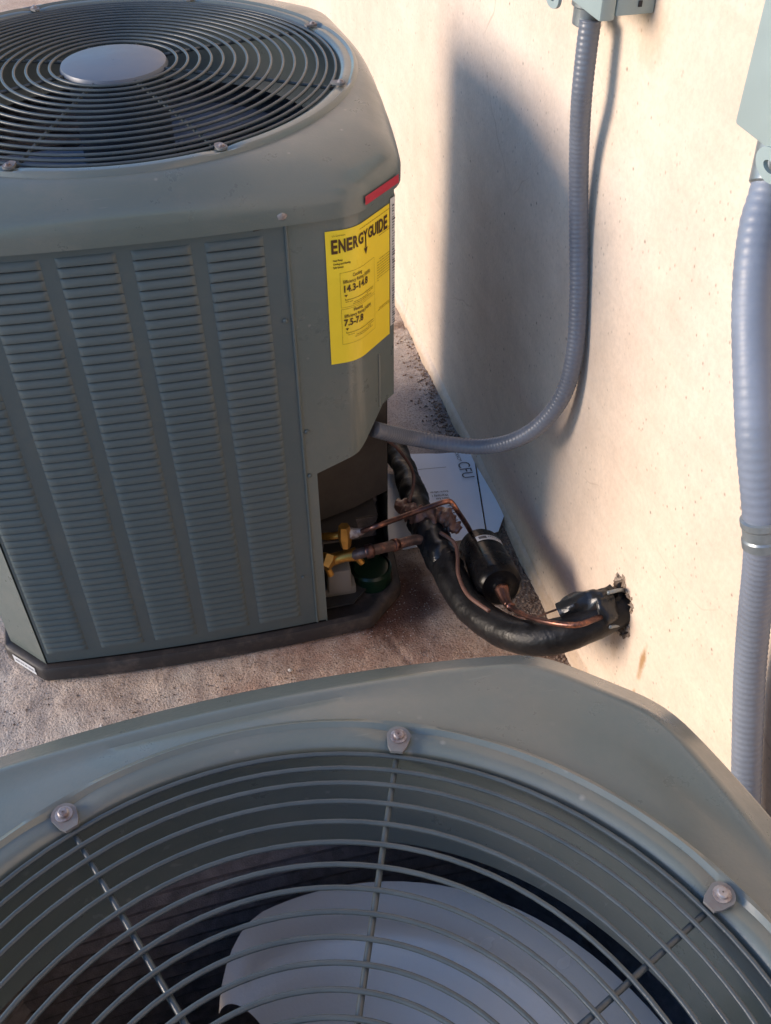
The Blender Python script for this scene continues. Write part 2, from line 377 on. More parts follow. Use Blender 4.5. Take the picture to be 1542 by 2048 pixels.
# wall foot: a slightly proud skirting of render, ragged along its upper edge
rows = [[], [], [], []]
for i in range(260):
    y = -1+i*.018; zt = .030+.006*noise.noise(Vector((y*6, 0, 2))); pr = .0065+.0025*noise.noise(Vector((y*9, 4, 2)))
    for r_, q in zip(rows, ((0.001, zt+.004), (-pr*.6, zt), (-pr, zt-.006), (-pr-.003, -.02))): r_.append((q[0], y, q[1]))
obj('wall_foot', grid(rows), 'wall', wt, sharp=50)

# crumbs along the foot of the wall
cr = []
protos = []
for k in range(6):
    bm = bmesh.new(); bmesh.ops.create_icosphere(bm, subdivisions=1, radius=1)
    vs = [v.co*random.uniform(.6, 1.15) for v in bm.verts]; protos.append((vs, [tuple(v.index for v in f.verts) for f in bm.faces])); bm.free()
def crumbs(n, fy, fx, fs, lift=.6):
    out = []
    for i in range(n):
        y = fy(); x = fx(y); s = fs(); pv, pf = random.choice(protos)
        m = Matrix.Rotation(random.uniform(0, 6.3), 4, Vector((random.random(), random.random(), 1)))
        z = ground_h(x, y)+s*lift*.5
        out.append(([(m @ Vector((v.x*s*1.3, v.y*s, v.z*s*.7)))+Vector((x, y, z)) for v in pv], pf))
    return out
cr += crumbs(1700, lambda: random.triangular(.8, 1.97, 1.0), lambda y: XW-.008-abs(random.gauss(0, .022+.02*max(0, 1-abs(y-1.08)/.15))), lambda: random.uniform(.0008, .0034))
tag(obj('soil_crumbs', join(*cr), 'soil', sharp=None), 'brown soil and grit lying in the corner between ground and wall', 'debris', kind='stuff')
cr = crumbs(1500, lambda: random.uniform(.72, 1.15), lambda y: random.uniform(-.75, XW), lambda: abs(random.gauss(.0007, .0006))+.0004)
tag(obj('loose_grit', join(*cr), 'rubble', sharp=None), 'fine loose grit scattered over the rough concrete ground', 'grit', kind='stuff')
for px, py, s, lb in ((580, 1340, .0042, 'small white stone chip on the ground below the rear unit'), (203, 1452, .0036, 'tiny pale stone chip on the ground at far left, nearest the front unit'), (1087, 1300, .010, 'pale lump of broken render under the black insulated pipe')):
    P = at(px, py, z=.004); pv, pf = protos[0]
    tag(obj('stone_chip', ([(v.x*s*1.2, v.y*s, v.z*s*.7) for v in pv], pf), 'chip', sharp=10), lb, 'stone').location = P
# dry leaves and twigs lodged in the corner
lv = []
for i in range(50):
    y = random.choice([random.gauss(.83, .03), random.gauss(1.93, .05), random.gauss(1.05, .1)]); x = XW-.01-abs(random.gauss(0, .018)); L = random.uniform(.006, .018); a = random.uniform(0, 6.3)
    d = Vector((math.cos(a), math.sin(a), random.uniform(-.1, .35)))*L; s = Vector((-math.sin(a), math.cos(a), 0))*L*random.uniform(.04, .16)
    P = Vector((x, y, ground_h(x, y)+.006))
    lv.append(([P-d, P+s+Vector((0, 0, .001)), P+d, P-s], [(0, 1, 2, 3)]))
tag(obj('leaf_litter', join(*lv), 'soil', sharp=None), 'dry leaf scraps and twigs lodged along the foot of the wall', 'leaf litter', kind='stuff')

# ------------------------------------------------------------------ HEAT PUMP UNITS
def rounded(poly, r, n=5):                       # round the corners of a closed polygon
    out = []; m = len(poly)
    for i in range(m):
        a, b, c = Vector(poly[i-1]), Vector(poly[i]), Vector(poly[(i+1) % m])
        u = (a-b).normalized(); v = (c-b).normalized(); rr = min(r, (a-b).length*.45, (c-b).length*.45)
        for k in range(n+1):
            t = k/n; out.append((b+u*rr)*(1-t)**2+b*2*t*(1-t)+(b+v*rr)*t*t)
    return out
def octo2(cx, sy, sx, cy, bx, by, n=8):           # the same with its own width and depth
    pts = []
    for q, (c, s, b, rev) in enumerate(((cx, sy, by, 0), (cy, sx, bx, 1), (cx, sy, by, 0), (cy, sx, bx, 1))):
        R = Matrix.Rotation(q*math.pi/2, 2)
        for i in range(n+1):
            x = -c+2*c*i/n; pts.append(R @ Vector((x, -s-b*(1-(x/c)**2))))
    return pts
def octo(c, s, bow, n=8):                        # octagon with bowed sides: corners (c,s),(s,c)
    pts = []
    for q in range(4):
        a = -math.pi/2+q*math.pi/2; R = Matrix.Rotation(a+math.pi/2, 2)
        for i in range(n+1):
            x = -c+2*c*i/n; pts.append(R @ Vector((x, -s-bow*(1-(x/c)**2))))
    return pts
def dedupe(P):
    out = []
    for p in P:
        if not out or (p-out[-1]).length > 1e-5: out.append(p)
    return out
def radial(poly, th):                            # distance from the origin to the outline in direction th
    d = Vector((math.cos(th), math.sin(th))); best = 0
    for i in range(len(poly)):
        a = poly[i]; b = poly[(i+1) % len(poly)]; e = b-a
        den = d.x*e.y-d.y*e.x
        if abs(den) < 1e-12: continue
        t = (a.x*e.y-a.y*e.x)/den; u = (a.x*d.y-a.y*d.x)/den
        if t > 0 and -1e-6 <= u <= 1+1e-6: best = max(best, t)
    return best

def build_unit(u, r, h, detail):
    k = r/.305                                    # everything scales with the fan opening
    c, s, bow = .262*k, .341*k, .009*k
    if detail: BD = (.262, .341, .325, .278, .012, .009); CP = (.264, .350, .335, .279, .016, .014)
    else: BD = (.230, .318, .298, .250, .02, .01); CP = (.240, .333, .314, .263, .038, .0195); c, s, bow = BD[0], BD[1], BD[5]
    body = octo2(*BD)
    zp = .032
    def fy(x): return -s-bow*(1-(x/c)**2)         # front face
    # base pan
    e_ = .011
    pan = rounded(dedupe(octo2(BD[0]+.010, BD[1]+e_, BD[2]+e_, BD[3]+.010, BD[4], BD[5]+.003)), .004, 1)
    def dens(P):
        out = []
        for i in range(len(P)):
            a, b = P[i], P[(i+1) % len(P)]; n = max(1, int((b-a).length/.03))
            out += [a.lerp(b, j/n) for j in range(n)]
        return out
    pd = dens(pan)
    ins = lambda P, f: [p*f for p in P]
    rows = [[(q.x, q.y, z) for q in ins(pd, f)] for f, z in ((.985, 0.001), (1.0, .004), (1.0, zp-.006), (.992, zp-.001), (.965, zp), (.955, zp-.004))]
    obj('base_pan', grid(rows, True, True, True), 'pan', u, 50)
    # body panels other than the louvred front
    zt = h-.055*k
    def wallstrip(P, z0, z1, th=.0015):
        rows = [[(p.x, p.y, z) for p in P] for z in (z0, z1)]
        rin = [[(p.x*.992, p.y*.992, z) for p in P] for z in (z1, z0)]
        return grid(rows+rin+[rows[0]])
    n = 9
    front = body[0:n]; cut = .181
    sideP = body[n:2*n]; backP = body[2*n:3*n]; leftP = body[3*n:4*n]
    # left chamfer and left side, back, right side
    obj('side_panel', wallstrip(leftP[-1:]+[Vector((-c-.003*k, -s+.001))], zp, zt), 'paint', u)
    obj('side_panel', wallstrip(leftP, zp, zt), 'panel', u)
    obj('side_panel', wallstrip([backP[-1], leftP[0]], zp, zt), 'paint', u)
    obj('side_panel', wallstrip(backP, zp, zt), 'panel', u)
    obj('side_panel', wallstrip([sideP[-1], backP[0]], zp, zt), 'paint', u)
    if not detail:
        obj('side_panel', wallstrip(sideP, zp, zt), 'paint', u)
        obj('corner_panel', wallstrip([front[-1], sideP[0]], zp, zt), 'paint', u)
        obj('front_panel', wallstrip(front, zp, zt), 'panel', u)
    # ---- top cap
    m_ = octo2(*CP, n=10); fine_ = []
    for q in range(4): fine_ += rounded(m_[q*11:(q+1)*11], .0, 0) if False else m_[q*11:(q+1)*11]
    cp = dedupe(fine_)
    NS = 14
    def smooth(P, rad):                            # rounds the eight corners by averaging along the outline
        L = [0]
        for a, b in zip(P, P[1:]+P[:1]): L.append(L[-1]+(b-a).length)
        def atl(sv):
            sv %= L[-1]
            for i in range(len(P)):
                if L[i+1] >= sv: return P[i].lerp(P[(i+1) % len(P)], (sv-L[i])/max(1e-9, L[i+1]-L[i]))
            return P[0]
        return [sum((atl(L[-1]*i/240+d*rad) for d in (-1, -.66, -.33, 0, .33, .66, 1)), Vector((0, 0)))/7 for i in range(240)]
    cp = smooth(cp, .022)
    NA = 288; TH = [2*math.pi*i/NA for i in range(NA)]; RO = [radial(cp, t) for t in TH]
    pr = []
    screws = [math.radians(22.5+45*i) for i in range(8)]; ts = .66*k if detail else .86*k
    for f in range(23): pr.append([])
    for t, ro in zip(TH, RO):
        co, si = math.cos(t), math.sin(t)
        ds = min(abs((t-a+math.pi) % (2*math.pi)-math.pi) for a in screws); dip = math.exp(-(ds*r/.016)**2)   # dimple under each fixing
        edge = ro-(.017 if detail else .031)*k                                     # crease before the bevel
        drop = .010*k+.10*max(0, edge-1.09*r)
        P = [(.955*r, h-.118*k), (.975*r, h-.10*k), (.98*r, h-.05*k), (.983*r, h-.016*k), (.990*r, h-.0065*k), (1.003*r, h-.0015*k-.002*dip), (1.02*r, h-.003*dip), (1.045*r, h-.001*k-.003*dip), (1.056*r, h+.0018*k-.002*dip), (1.066*r, h+.0005*k), (1.075*r, h-.004*k)]
        e0 = max(edge-.006*k, 1.087*r)
        e1 = max(edge+.003*k, 1.097*r); q1 = min(e1+.006*k, ro-.003*k)
        P += [((1.075*r+e0)/2, h-.004*k-(drop-.004*k)*.42), (e0-.006*k, h-drop+.0004*k), (e0-.001*k, h-drop+.0016*k), (e0+.003*k, h-drop+.0012*k), (e1, h-drop-.0030*k), (q1, h-drop-.0090*k), (ro-.006*k, h-drop-.020*k), (ro-.0018*k, h-drop-.025*k), (ro, h-drop-.031*k)]
        if detail:
            P = P[:11]; r1 = 1.075*r; z1 = h-.004*k
            for q_ in (8, 18, 28, 38, 48, 58, 68, 78, 90):
                f_ = math.radians(q_); P.append((r1+(ro-r1)*math.sin(f_)**1.15, z1-.043*k*(1-math.cos(f_))**.95))
        P += [(ro+.001*k, zt+.004), (ro+.001*k, zt-.014*k), (ro-.006*k, zt-.017*k)]
        for row, (rr, z) in zip(pr, P): row.append((rr*co, rr*si, z))
    obj('top_cap', grid(pr, True), 'paint', u, 40)
    # ---- coil behind the louvres, and inner floor
    cpoly = dens(dedupe(body))
    def notch(x, y):
        if not detail or x < .17 or y > -.17: return (x, y)
        return (x, max(y, -.17)) if x > .19 else (.185, max(y, -.34+.0*x))
    co_rows = []; zz = .04; i = 0
    while zz < h-.06*k:
        f = (.955, .935, .955, .962)[i % 4]; co_rows.append([(*notch(q.x*f, q.y*f), zz) for q in cpoly]); zz += .0058; i += 1
    obj('coil', grid(co_rows, True), 'fin', u, 20)
    obj('inner_floor', prism([(q.x*.94, q.y*.94) for q in dedupe(body)], zp+.004, zp+.008), 'dark', u)
    # ---- fan
    fan = obj('fan', lathe([(.001, h-.17*k), (.05*k, h-.172*k), (.062*k, h-.18*k), (.062*k, h-.24*k), (.001, h-.24*k)], 32), 'blade', u)
    a0 = detail['fan']
    for b in range(3):
        rows = []
        for i in range(33):
            t = i/32; rr = .2*r+(.93-.2)*r*t
            lead = a0+math.radians(92+120*b)+math.radians(16)*(1-(1-t)**2)*0+math.radians(17)*(t**1.5)-math.radians(6)
            span = math.radians(84-6*math.sin(t*math.pi)); row = []
            for j in range(31):
                s_ = (j/30)**1.3; a = lead-span*s_
                z = h-.235*k+.115*k*s_*(1-.25*t)+.030*k*math.sin(s_*math.pi)*t+.0055*k*math.exp(-((rr/r-.78+.06*(s_-.5))/.035)**2)*min(1, 5*s_, 5*(1-s_))
                rq = rr*(1-.20*t**5*max(0, 1-s_/.16)**2); row.append((rq*math.cos(a), rq*math.sin(a), z))
            rows.append(row)
        V1, F1 = grid(rows); V2 = [(x, y, z-.0015) for x, y, z in V1]
        obj('blade', (V1, F1), 'blade_dark' if detail else 'blade', fan, None)
    obj('motor', lathe([(.001, h+.004*k), (.060*k, h+.002*k), (.064*k, h-.01*k), (.064*k, h-.15*k), (.058*k, h-.16*k), (.012*k, h-.162*k), (.012*k, h-.175*k)], 32), 'motor', u)
    # ---- grille: hub plate, concentric rings, spokes, tabs and screws
    dome = lambda q: h-.004*k+.012*k*(1-q*q)
    g = obj('grille', lathe([(.001, dome(0)+.003*k), (.19*r, dome(.2)+.003*k), (.228*r, dome(.23)+.001*k), (.236*r, dome(.235)-.004*k), (.22*r, dome(.2)-.005*k)], 48), 'hubcap', u)
    radii = [.976, .936, .895, .846, .794, .743, .690, .637, .584, .531, .479, .427, .375, .323, .275]
    wr = (.0021 if detail else .0019)*k
    for q in radii:
        ns = 96; obj('ring', tube([(q*r*math.cos(2*math.pi*i/ns), q*r*math.sin(2*math.pi*i/ns), dome(q)) for i in range(ns)], wr, 8, True), 'wire', g, None)
    for a in screws:
        m = Matrix.Rotation(a, 4, 'Z')
        P = [(.225*r+(1.015-.225)*r*i/12, 0, dome(.225+(.79)*i/12)-wr*1.9) for i in range(13)]
        obj('spoke', xf(tube(P, wr*1.15, 8), m), 'wire', g, None)
        pl = [(.975*r+math.cos(t)*.0, 0) for t in ()]
        tb = [(.98*r, -.005*ts), (.995*r, -.008*ts)]+[(1.020*r+.0105*ts*math.cos(t), .0105*ts*math.sin(t)) for t in [math.radians(x) for x in range(-80, 81, 20)]]+[(.995*r, .008*ts), (.98*r, .005*ts)]
        obj('tab', xf(prism(tb, h-.001*k, h+.0018*k), m), 'tab', g, 30)
        sc = lathe([(.0070*ts, .0), (.0070*ts, .0010*ts), (.0046*ts, .0013*ts), (.0044*ts, .0036*ts), (.0034*ts, .0044*ts), (.0005, .0045*ts)], 16, (1.021*r, 0, h+.0018*k))
        obj('screw', xf(sc, m), 'screw', g, 35)
    return dict(k=k, c=c, s=s, bow=bow, fy=fy, zt=zt, body=body, sideP=sideP, front=front, zp=zp, cap=cp)

AX, AY, AR = -.0223, 1.4123, math.radians(-2.355)
ua = thing('air_conditioner', 'grey green outdoor unit with louvred front and yellow sticker beside the wall', 'air conditioner', (AX, AY, 0), AR)
A = build_unit(ua, .305, .829, dict(fan=math.radians(20)))
ub = thing('air_conditioner', 'nearest grey green outdoor unit, seen from above onto its round wire fan grille', 'air conditioner', (-.009, .0909, 0), math.radians(.849))
B = build_unit(ub, .277, .7438, False or {'fan': 0.0}) if False else None
class _D(dict):
    def __bool__(self): return False
B = build_unit(ub, .277, .7438, _D(fan=0.0))
MA = Matrix.Translation((AX, AY, 0)) @ Matrix.Rotation(AR, 4, 'Z'); MAi = MA.inverted()
def atA(px, py, y=None, x=None, z=None):         # photo pixel -> point in unit A's own axes on a plane of it
    o = MAi @ EYE; d = MAi.to_3x3() @ ray(px, py)
    t = (y-o.y)/d.y if y is not None else (x-o.x)/d.x if x is not None else (z-o.z)/d.z
    return o+d*t

# ---- unit A: louvred front panel
fy = A['fy']; zp = A['zp']; zt = A['zt']
cols = [(-.258, -.193), (-.172, -.104), (-.0865, -.0185), (-.001, .067), (.0835, .152)]
ZL0, ZL1, NL = .058, .745, 51
def skin(x0, x1, z0, z1, nx=4, off=0.0):
    rows = [[(x0+(x1-x0)*i/nx, fy(x0+(x1-x0)*i/nx)-off, z) for i in range(nx+1)] for z in (z0, z1)]
    back = [[(p[0], p[1]+.0015, p[2]) for p in r] for r in rows[::-1]]
    V, F = grid(rows+back+[rows[0]]); n = nx+1
    F += [tuple(i*n for i in range(4))[::-1], tuple(i*n+n-1 for i in range(4))]
    return V, F
pieces = [skin(-.262, .1795, zp+.003, ZL0, 14), skin(-.262, .1795, ZL1, zt, 14)]
edges = [-.262]+[v for c_ in cols for v in c_]+[.1795]
for i in range(0, len(edges), 2): pieces.append(skin(edges[i], edges[i+1], ZL0, ZL1, 2))
fp = obj('louvre_panel', join(*pieces), 'panel', ua, 30)
# rolled bead down the seam
obj('seam_bead', tube([(.1795, fy(.1795)-.0005, zp+.004), (.1795, fy(.1795)-.0005, zt)], .0022, 8), 'panel', ua)
pitch = (ZL1-ZL0)/NL
for ci, (x0, x1) in enumerate(cols):
    nx = 8; W = x1-x0
    prof = [(-.0006, 1.0), (.0014, .93), (.0030, .62), (.0040, .33), (.0036, .22), (.0018, .20), (-.005, .34)]
    rows = []
    for dy, zf in prof:
        row = []
        for t in (0, .035, .08, .2, .4, .6, .8, .92, .965, 1):
            e = min(1, min(t, 1-t)*W/.0055); e = math.sin(e*math.pi/2)
            x = x0+W*t
            row.append((x, fy(x)-(dy*e if dy > 0 else dy*(.2+.8*e)), (zf if zf > .5 else zf*(.12+.88*e))*pitch))
        rows.append(row)
    me_o = obj('louvre', grid(rows), 'panel', fp, 60); me_o.location.z = ZL0
    for k in range(1, NL):
        o = me_o.copy(); link(o); o.parent = fp; o.location = (0, 0, ZL0+k*pitch)
# dark gap behind the louvres is the coil itself
# ---- corner (control) panel with its cut-away foot
ch0 = Vector((.262, -.341)); ch1 = A['sideP'][0]
def per(uu, off=0.0):                            # distance along front+chamfer from x=.1815 -> point; rounded bend at the corner
    L1 = .262-.1815; rb_ = .018
    d1 = Vector((1, .0)); d2 = (ch1-ch0).normalized()
    if uu < L1-rb_: x = .1815+uu; p = Vector((x, fy(x))); n = Vector((0, -1))
    elif uu > L1+rb_: p = ch0+d2*(uu-L1); n = Vector((d2.y, -d2.x))
    else:
        t = (uu-(L1-rb_))/(2*rb_); a = Vector((.262-rb_, fy(.262-rb_))); c_ = ch0+d2*rb_
        p = a*(1-t)**2+ch0*2*t*(1-t)+c_*t*t; n = (Vector((0, -1))*(1-t)+Vector((d2.y, -d2.x))*t).normalized()
    return p+n*off, n
LCH = (ch1-ch0).length; L1 = .262-.1815; LT = L1+LCH
def low(uu):                                     # height of the cut-out's upper edge
    if uu < .0135: return zp+.004
    if uu < L1: return .362+(uu-.0135)/(L1-.0135)*.026
    return .388+(uu-L1)/.06*.05 if uu < L1+.06 else .438
us = [0, .006, .0134, .0136, .025, .04, .055]+[L1-.018+i*.0045 for i in range(9)]+[L1+.03, L1+.045, L1+.06, L1+.08, LT]
rows = [[], []]; inn = [[], []]
for uu in us:
    p, nn = per(uu); q = p-nn*.002
    rows[0].append((p.x, p.y, low(uu))); rows[1].append((p.x, p.y, zt)); inn[0].append((q.x, q.y, zt)); inn[1].append((q.x, q.y, low(uu)))
cpn = obj('corner_panel', grid(rows+inn+[rows[0]]), 'paint', ua, 30)
# right side panel (faces the wall)
spl = A['sideP']
obj('side_panel', grid([[(q.x, q.y, z) for q in spl] for z in (.44, zt)]), 'paint', ua)
obj('side_panel', grid([[(q.x, q.y, z) for q in [Vector((.326, -.226))]+[v for v in spl if v.y > -.18]] for z in (zp, .4395)]), 'paint', ua)
# flange behind the foot post
obj('flange', box(.1945, .1965, -.345, -.30, zp, .372), 'paint', ua)
obj('rib', tube([(ch0.x+.036, ch0.y+.0355, .44), (ch0.x+.036, ch0.y+.0355, .53)], .002, 8), 'paint', ua)
# valve compartment
rc = [(.196, -.285), (.235, -.262), (.30, -.215), (.338, -.235)]
rc = [(.197, -.282), (.262, -.262), (.324, -.232)]
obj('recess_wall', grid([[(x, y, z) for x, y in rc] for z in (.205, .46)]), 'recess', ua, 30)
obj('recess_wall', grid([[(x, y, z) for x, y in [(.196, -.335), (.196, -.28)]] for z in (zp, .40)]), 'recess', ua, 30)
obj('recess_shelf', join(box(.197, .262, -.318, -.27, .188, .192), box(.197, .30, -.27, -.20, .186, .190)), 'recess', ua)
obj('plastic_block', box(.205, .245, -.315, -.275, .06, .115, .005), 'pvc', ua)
obj('plastic_block', box(.199, .255, -.300, -.25, .036, .058, .004), 'pvc', ua)
# small screws on seams
def pin(p, n, s, parent, m='screw'):
    v = lathe([(s, 0), (s, s*.3), (s*.75, s*.6), (.0003, s*.75)], 12)
    return obj('screw', xf(v, axis_m(p, n)), m, parent, 40)
for px, py in ((570, 640), (613, 862), (619, 950), (606, 1152)):
    P = atA(px, py, y=-.345); pin((P.x, fy(P.x)-.0008, P.z), (0, -1, .0), ua, .003) if False else pin((P.x, fy(P.x)-.0008, P.z), (0, -1, 0), .0034, ua, 'panel')
P = atA(562, 425, y=-.352); pin((P.x, P.y-.001, P.z), (.1, -1, .5), .0085, ua)
obj('clip', join(tube([(P.x-.036, P.y+.002, P.z-.008), (P.x-.034, P.y-.003, P.z-.017), (P.x-.004, P.y-.003, P.z-.012)], .0018, 6)), 'dark', ua)

# ---- labels wrapped over the corner
def patch(u0, u1, z0, z1, off, m, parent, name, nu=26, zf=None):
    r = [[], []]
    for i in range(nu+1):
        uu = u0+(u1-u0)*i/nu; p, nn = per(uu, off)
        d = zf(uu) if zf else 0
        r[0].append((p.x, p.y, z0+d)); r[1].append((p.x, p.y, z1+d))
    return obj(name, grid(r), m, parent, None)
U0 = .0445; LW = .1125; Z1 = .740; Z0 = .549
lab = patch(U0, U0+LW, Z0, Z1, .0012, 'yellow', ua, 'energy_label')
def text_mesh(s, size, bold=0.0, sx=1.0):
    cu = bpy.data.curves.new('t', 'FONT'); cu.body = s; cu.size = size; cu.offset = bold; cu.resolution_u = 3
    o = bpy.data.objects.new('t', cu); link(o); bpy.context.view_layer.update()
    me = bpy.data.meshes.new_from_object(o.evaluated_get(bpy.context.evaluated_depsgraph_get()))
    bm = bmesh.new(); bm.from_mesh(me); bpy.data.objects.remove(o); bpy.data.curves.remove(cu); bpy.data.meshes.remove(me)
    bmesh.ops.triangulate(bm, faces=bm.faces)
    V = [(v.co.x*sx, v.co.y) for v in bm.verts]; F = [tuple(v.index for v in f.verts) for f in bm.faces]; bm.free()
    return V, F
def bar(x0, y0, x1, y1): return [(x0, y0), (x1, y0), (x1, y1), (x0, y1)], [(0, 1, 2, 3)]
def longbar(x0, y0, x1, y1, n=10):
    V = []; F = []
    for i in range(n+1):
        x = x0+(x1-x0)*i/n; V += [(x, y0), (x, y1)]
    return V, [(2*i, 2*i+2, 2*i+3, 2*i+1) for i in range(n)]
def place2(vf, x, y): return [(a+x, b+y) for a, b in vf[0]], vf[1]
def wrap(vf, off=.0019):
    out = []
    for a, b in vf[0]:
        a *= .93
        p, nn = per(U0+a, off); out.append((p.x, p.y, Z1+b))
    return out, vf[1]
# heading: letters share one top line, biggest at the two ends, the Y runs down into an arrow
T = []
word = 'ENERGYGUIDE'; hs = [1, .96, .92, .87, .80, .80, .80, .87, .92, .96, 1.0]
x = .0075
for ch, hh in zip(word, hs):
    v, f = text_mesh(ch, .023, .00085, .62)
    mn = min(a for a, b in v); mx = max(a for a, b in v); mb = min(b for a, b in v); top = max(b for a, b in v); sc = .0190*hh/(top-mb)
    wd = {'I': .0032, 'N': .0095, 'Y': .0104, 'D': .0102, 'U': .0098, 'G': .0098, 'R': .0086, 'E': .0084}[ch]
    v = [((a-mn)/(mx-mn)*wd+x, (b-top)*sc-.0115) for a, b in v]; T.append((v, f))
    if ch == 'Y':
        cx = x+wd/2; T.append(bar(cx-.0011, -.036, cx+.0011, -.020)); T.append(([(cx-.0042, -.0355), (cx, -.0445), (cx+.0042, -.0355)], [(0, 1, 2)]))
    x += wd+{'G': .0002, 'Y': .0006, 'R': .0006}.get(ch, .0015)
for s, sz, xx, yy, bd in (('Heat Pump', .0036, .009, -.0405, .0001), ('Cooling and Heating', .0036, .009, -.0453, .0001), ('Split System', .0036, .009, -.0500, .0001),
                         ('Cooling', .0066, .036, -.0655, .0001), ('Efficiency Rating (SEER)', .0066, .0215, -.0728, .00008), ('14.3-14.8', .0135, .0205, -.0850, .0004),
                         ('Heating', .0066, .036, -.1150, .0001), ('Efficiency Rating (HSPF)', .0066, .0215, -.1222, .00008), ('7.5-7.8', .0135, .0205, -.1342, .0004),
                         ('U.S. Government', .0032, .009, -.0075, 0)):
    T.append(place2(text_mesh(s, sz, bd, .88 if sz > .01 else .8), xx, yy))
for yy in (-.0905, -.1397): T.append(([(.0225, yy+.0015), (.0275, yy+.0015), (.025, yy-.0018)], [(0, 1, 2)]))
for yy in (-.0968, -.1458): T.append(longbar(.0235, yy, .078, yy+.0006)); T.append(bar(.0235, yy, .0241, yy+.0025))
obj('lettering', wrap(join(*T)), 'ink', lab, None)
T = []
for a, b in ((-.0575, -.107), (-.1095, -.1620)):
    T += [longbar(.0175, a, .082, a+.0004), longbar(.0175, b, .082, b+.0004), bar(.0175, b, .0179, a), bar(.0817, b, .082, a)]
def fine(x0, x1, y):                               # a line of print too small to read: a row of little word-length strokes
    out = []; x = x0
    while x < x1: w_ = random.uniform(.002, .006); out.append(bar(x, y, min(x+w_, x1), y+.0008)); x += w_+.0009
    return out
for x0, x1, y in ((.05, .12, -.0065), (.10, .12, -.030), (.094, .12, -.033), (.024, .036, -.1000), (.062, .078, -.0995), (.037, .066, -.1022), (.035, .074, -.1047), (.026, .036, -.1490), (.064, .079, -.1490), (.040, .072, -.1520), (.037, .076, -.1545),
                  (.093, .122, -.137), (.090, .122, -.1395)): T += fine(x0, x1, y)
for i in range(9): T += fine(.089+(.006 if i == 0 else 0), .121 if i != 8 else .094, -.0655-i*.0037)
tag(obj('fine_print', wrap(join(*T), .0018), 'inkthin', lab, None), kind='stuff')
# red tape above it and the white rating plate beside it
patch(L1+.012, LT-.006, .767, .778, .0108, 'red', ua, 'red_tape')
pl_ = patch(U0+LW+.002, LT+.0, .56, .745, .0012, 'white', ua, 'rating_plate', 4)
T = []
for i in range(46):
    z_ = -.006-i*.0038; a_ = LW/.93+.006
    T.append(bar(a_, z_, a_+random.uniform(.003, .008), z_+random.choice((.0008, .0014, .0020))))
tag(obj('fine_print', wrap(join(*T), .0020), 'stkink', pl_, None), kind='stuff')
# side rating plate continues on the wall-facing side
sp0 = A['sideP'][0]; sp1 = A['sideP'][1]
obj('rating_plate', grid([[(sp0.x+.0012, sp0.y, z), (sp1.x+.002, sp1.y, z)] for z in (.56, .745)]), 'white', ua)
# sticker on the base pan, left chamfer
P0 = atA(14, 1283, z=.026); P1 = atA(58, 1322, z=.026)
dd = (P1-P0).normalized(); nn_ = Vector((-dd.y, dd.x, 0)); nn_ = nn_ if nn_.y < 0 else -nn_
ca = Vector((-.336, -.288, 0)); cb = Vector((-.272, -.352, 0)); e_ = (cb-ca).normalized(); no = Vector((e_.y, -e_.x, 0)); no = no if no.y < 0 else -no
q0 = ca.lerp(cb, .22)+no*.0012; q1 = ca.lerp(cb, .80)+no*.0012
st = obj('sticker', grid([[(q0.x, q0.y, z), (q1.x, q1.y, z)] for z in (.008, .027)]), 'white', ua)
tx = text_mesh('HP0423', .011, .0001, .9)
def stick(vf, z0=.013, x0=.012):
    return [tuple(q0+e_*(a+x0)+no*.0005+Vector((0, 0, z0+b))) for a, b in vf[0]], vf[1]
bars_ = []; x = .004
while x < .05: w_ = random.uniform(.0008, .002); bars_.append(bar(x, 0, x+w_, .004)); x += w_+random.uniform(.0008, .003)
tag(obj('fine_print', stick(join(*bars_), .016, .002), 'stkink', st, None), kind='stuff')

# ------------------------------------------------------------------ ELECTRICAL
def junction_box(name, label, y0, y1, z0, z1, hub_y, grp):
    t = thing(name, label, 'junction box', (XW, y0, z0), 0, grp)
    obj('box_body', box(-.044, -.0005, .0, y1-y0, .004, z1-z0, .002), 'box', t)
    obj('cover', box(-.062, -.0445, -.0008, y1-y0+.0008, 0, z1-z0, .003), 'box', t)
    # hasp lug hanging from the cover with its slot
    hy = hub_y-y0+.028; lug = []
    oc = [(hy+.021*math.cos(a), -.008+.013*math.sin(a)) for a in [2*math.pi*i/24 for i in range(24)]]
    ic = [(hy+.009*math.cos(a), -.009+.0045*math.sin(a)) for a in [2*math.pi*i/24 for i in range(24)]]
    rows = [[(xx, y, z) for y, z in pl] for xx, pl in ((-.064, oc), (-.060, oc), (-.060, ic), (-.064, ic), (-.064, oc))]
    obj('hasp', grid(rows, True), 'box', t, 30)
    obj('knockout_slot', box(-.020, -.016, -.0012, .0, .012, .018), 'dark', t)
    # threaded hub under the box
    hb_ = lathe([(.012, .004), (.0195, .003), (.0195, -.012), (.0165, -.014), (.0165, -.032), (.0135, -.034)], 20, (-.030, hub_y-y0, 0))
    obj('hub', hb_, 'fitting', t, 30)
    return t
BZ = .968
junction_box('junction_box', 'grey metal junction box at the top, feeding the thinner looping conduit', 1.000, 1.26, BZ, 1.24, 1.098, None)
junction_box('junction_box', 'grey metal junction box at the right edge, feeding the thicker conduit', .44, .717, BZ+.004, 1.26, .625, None)
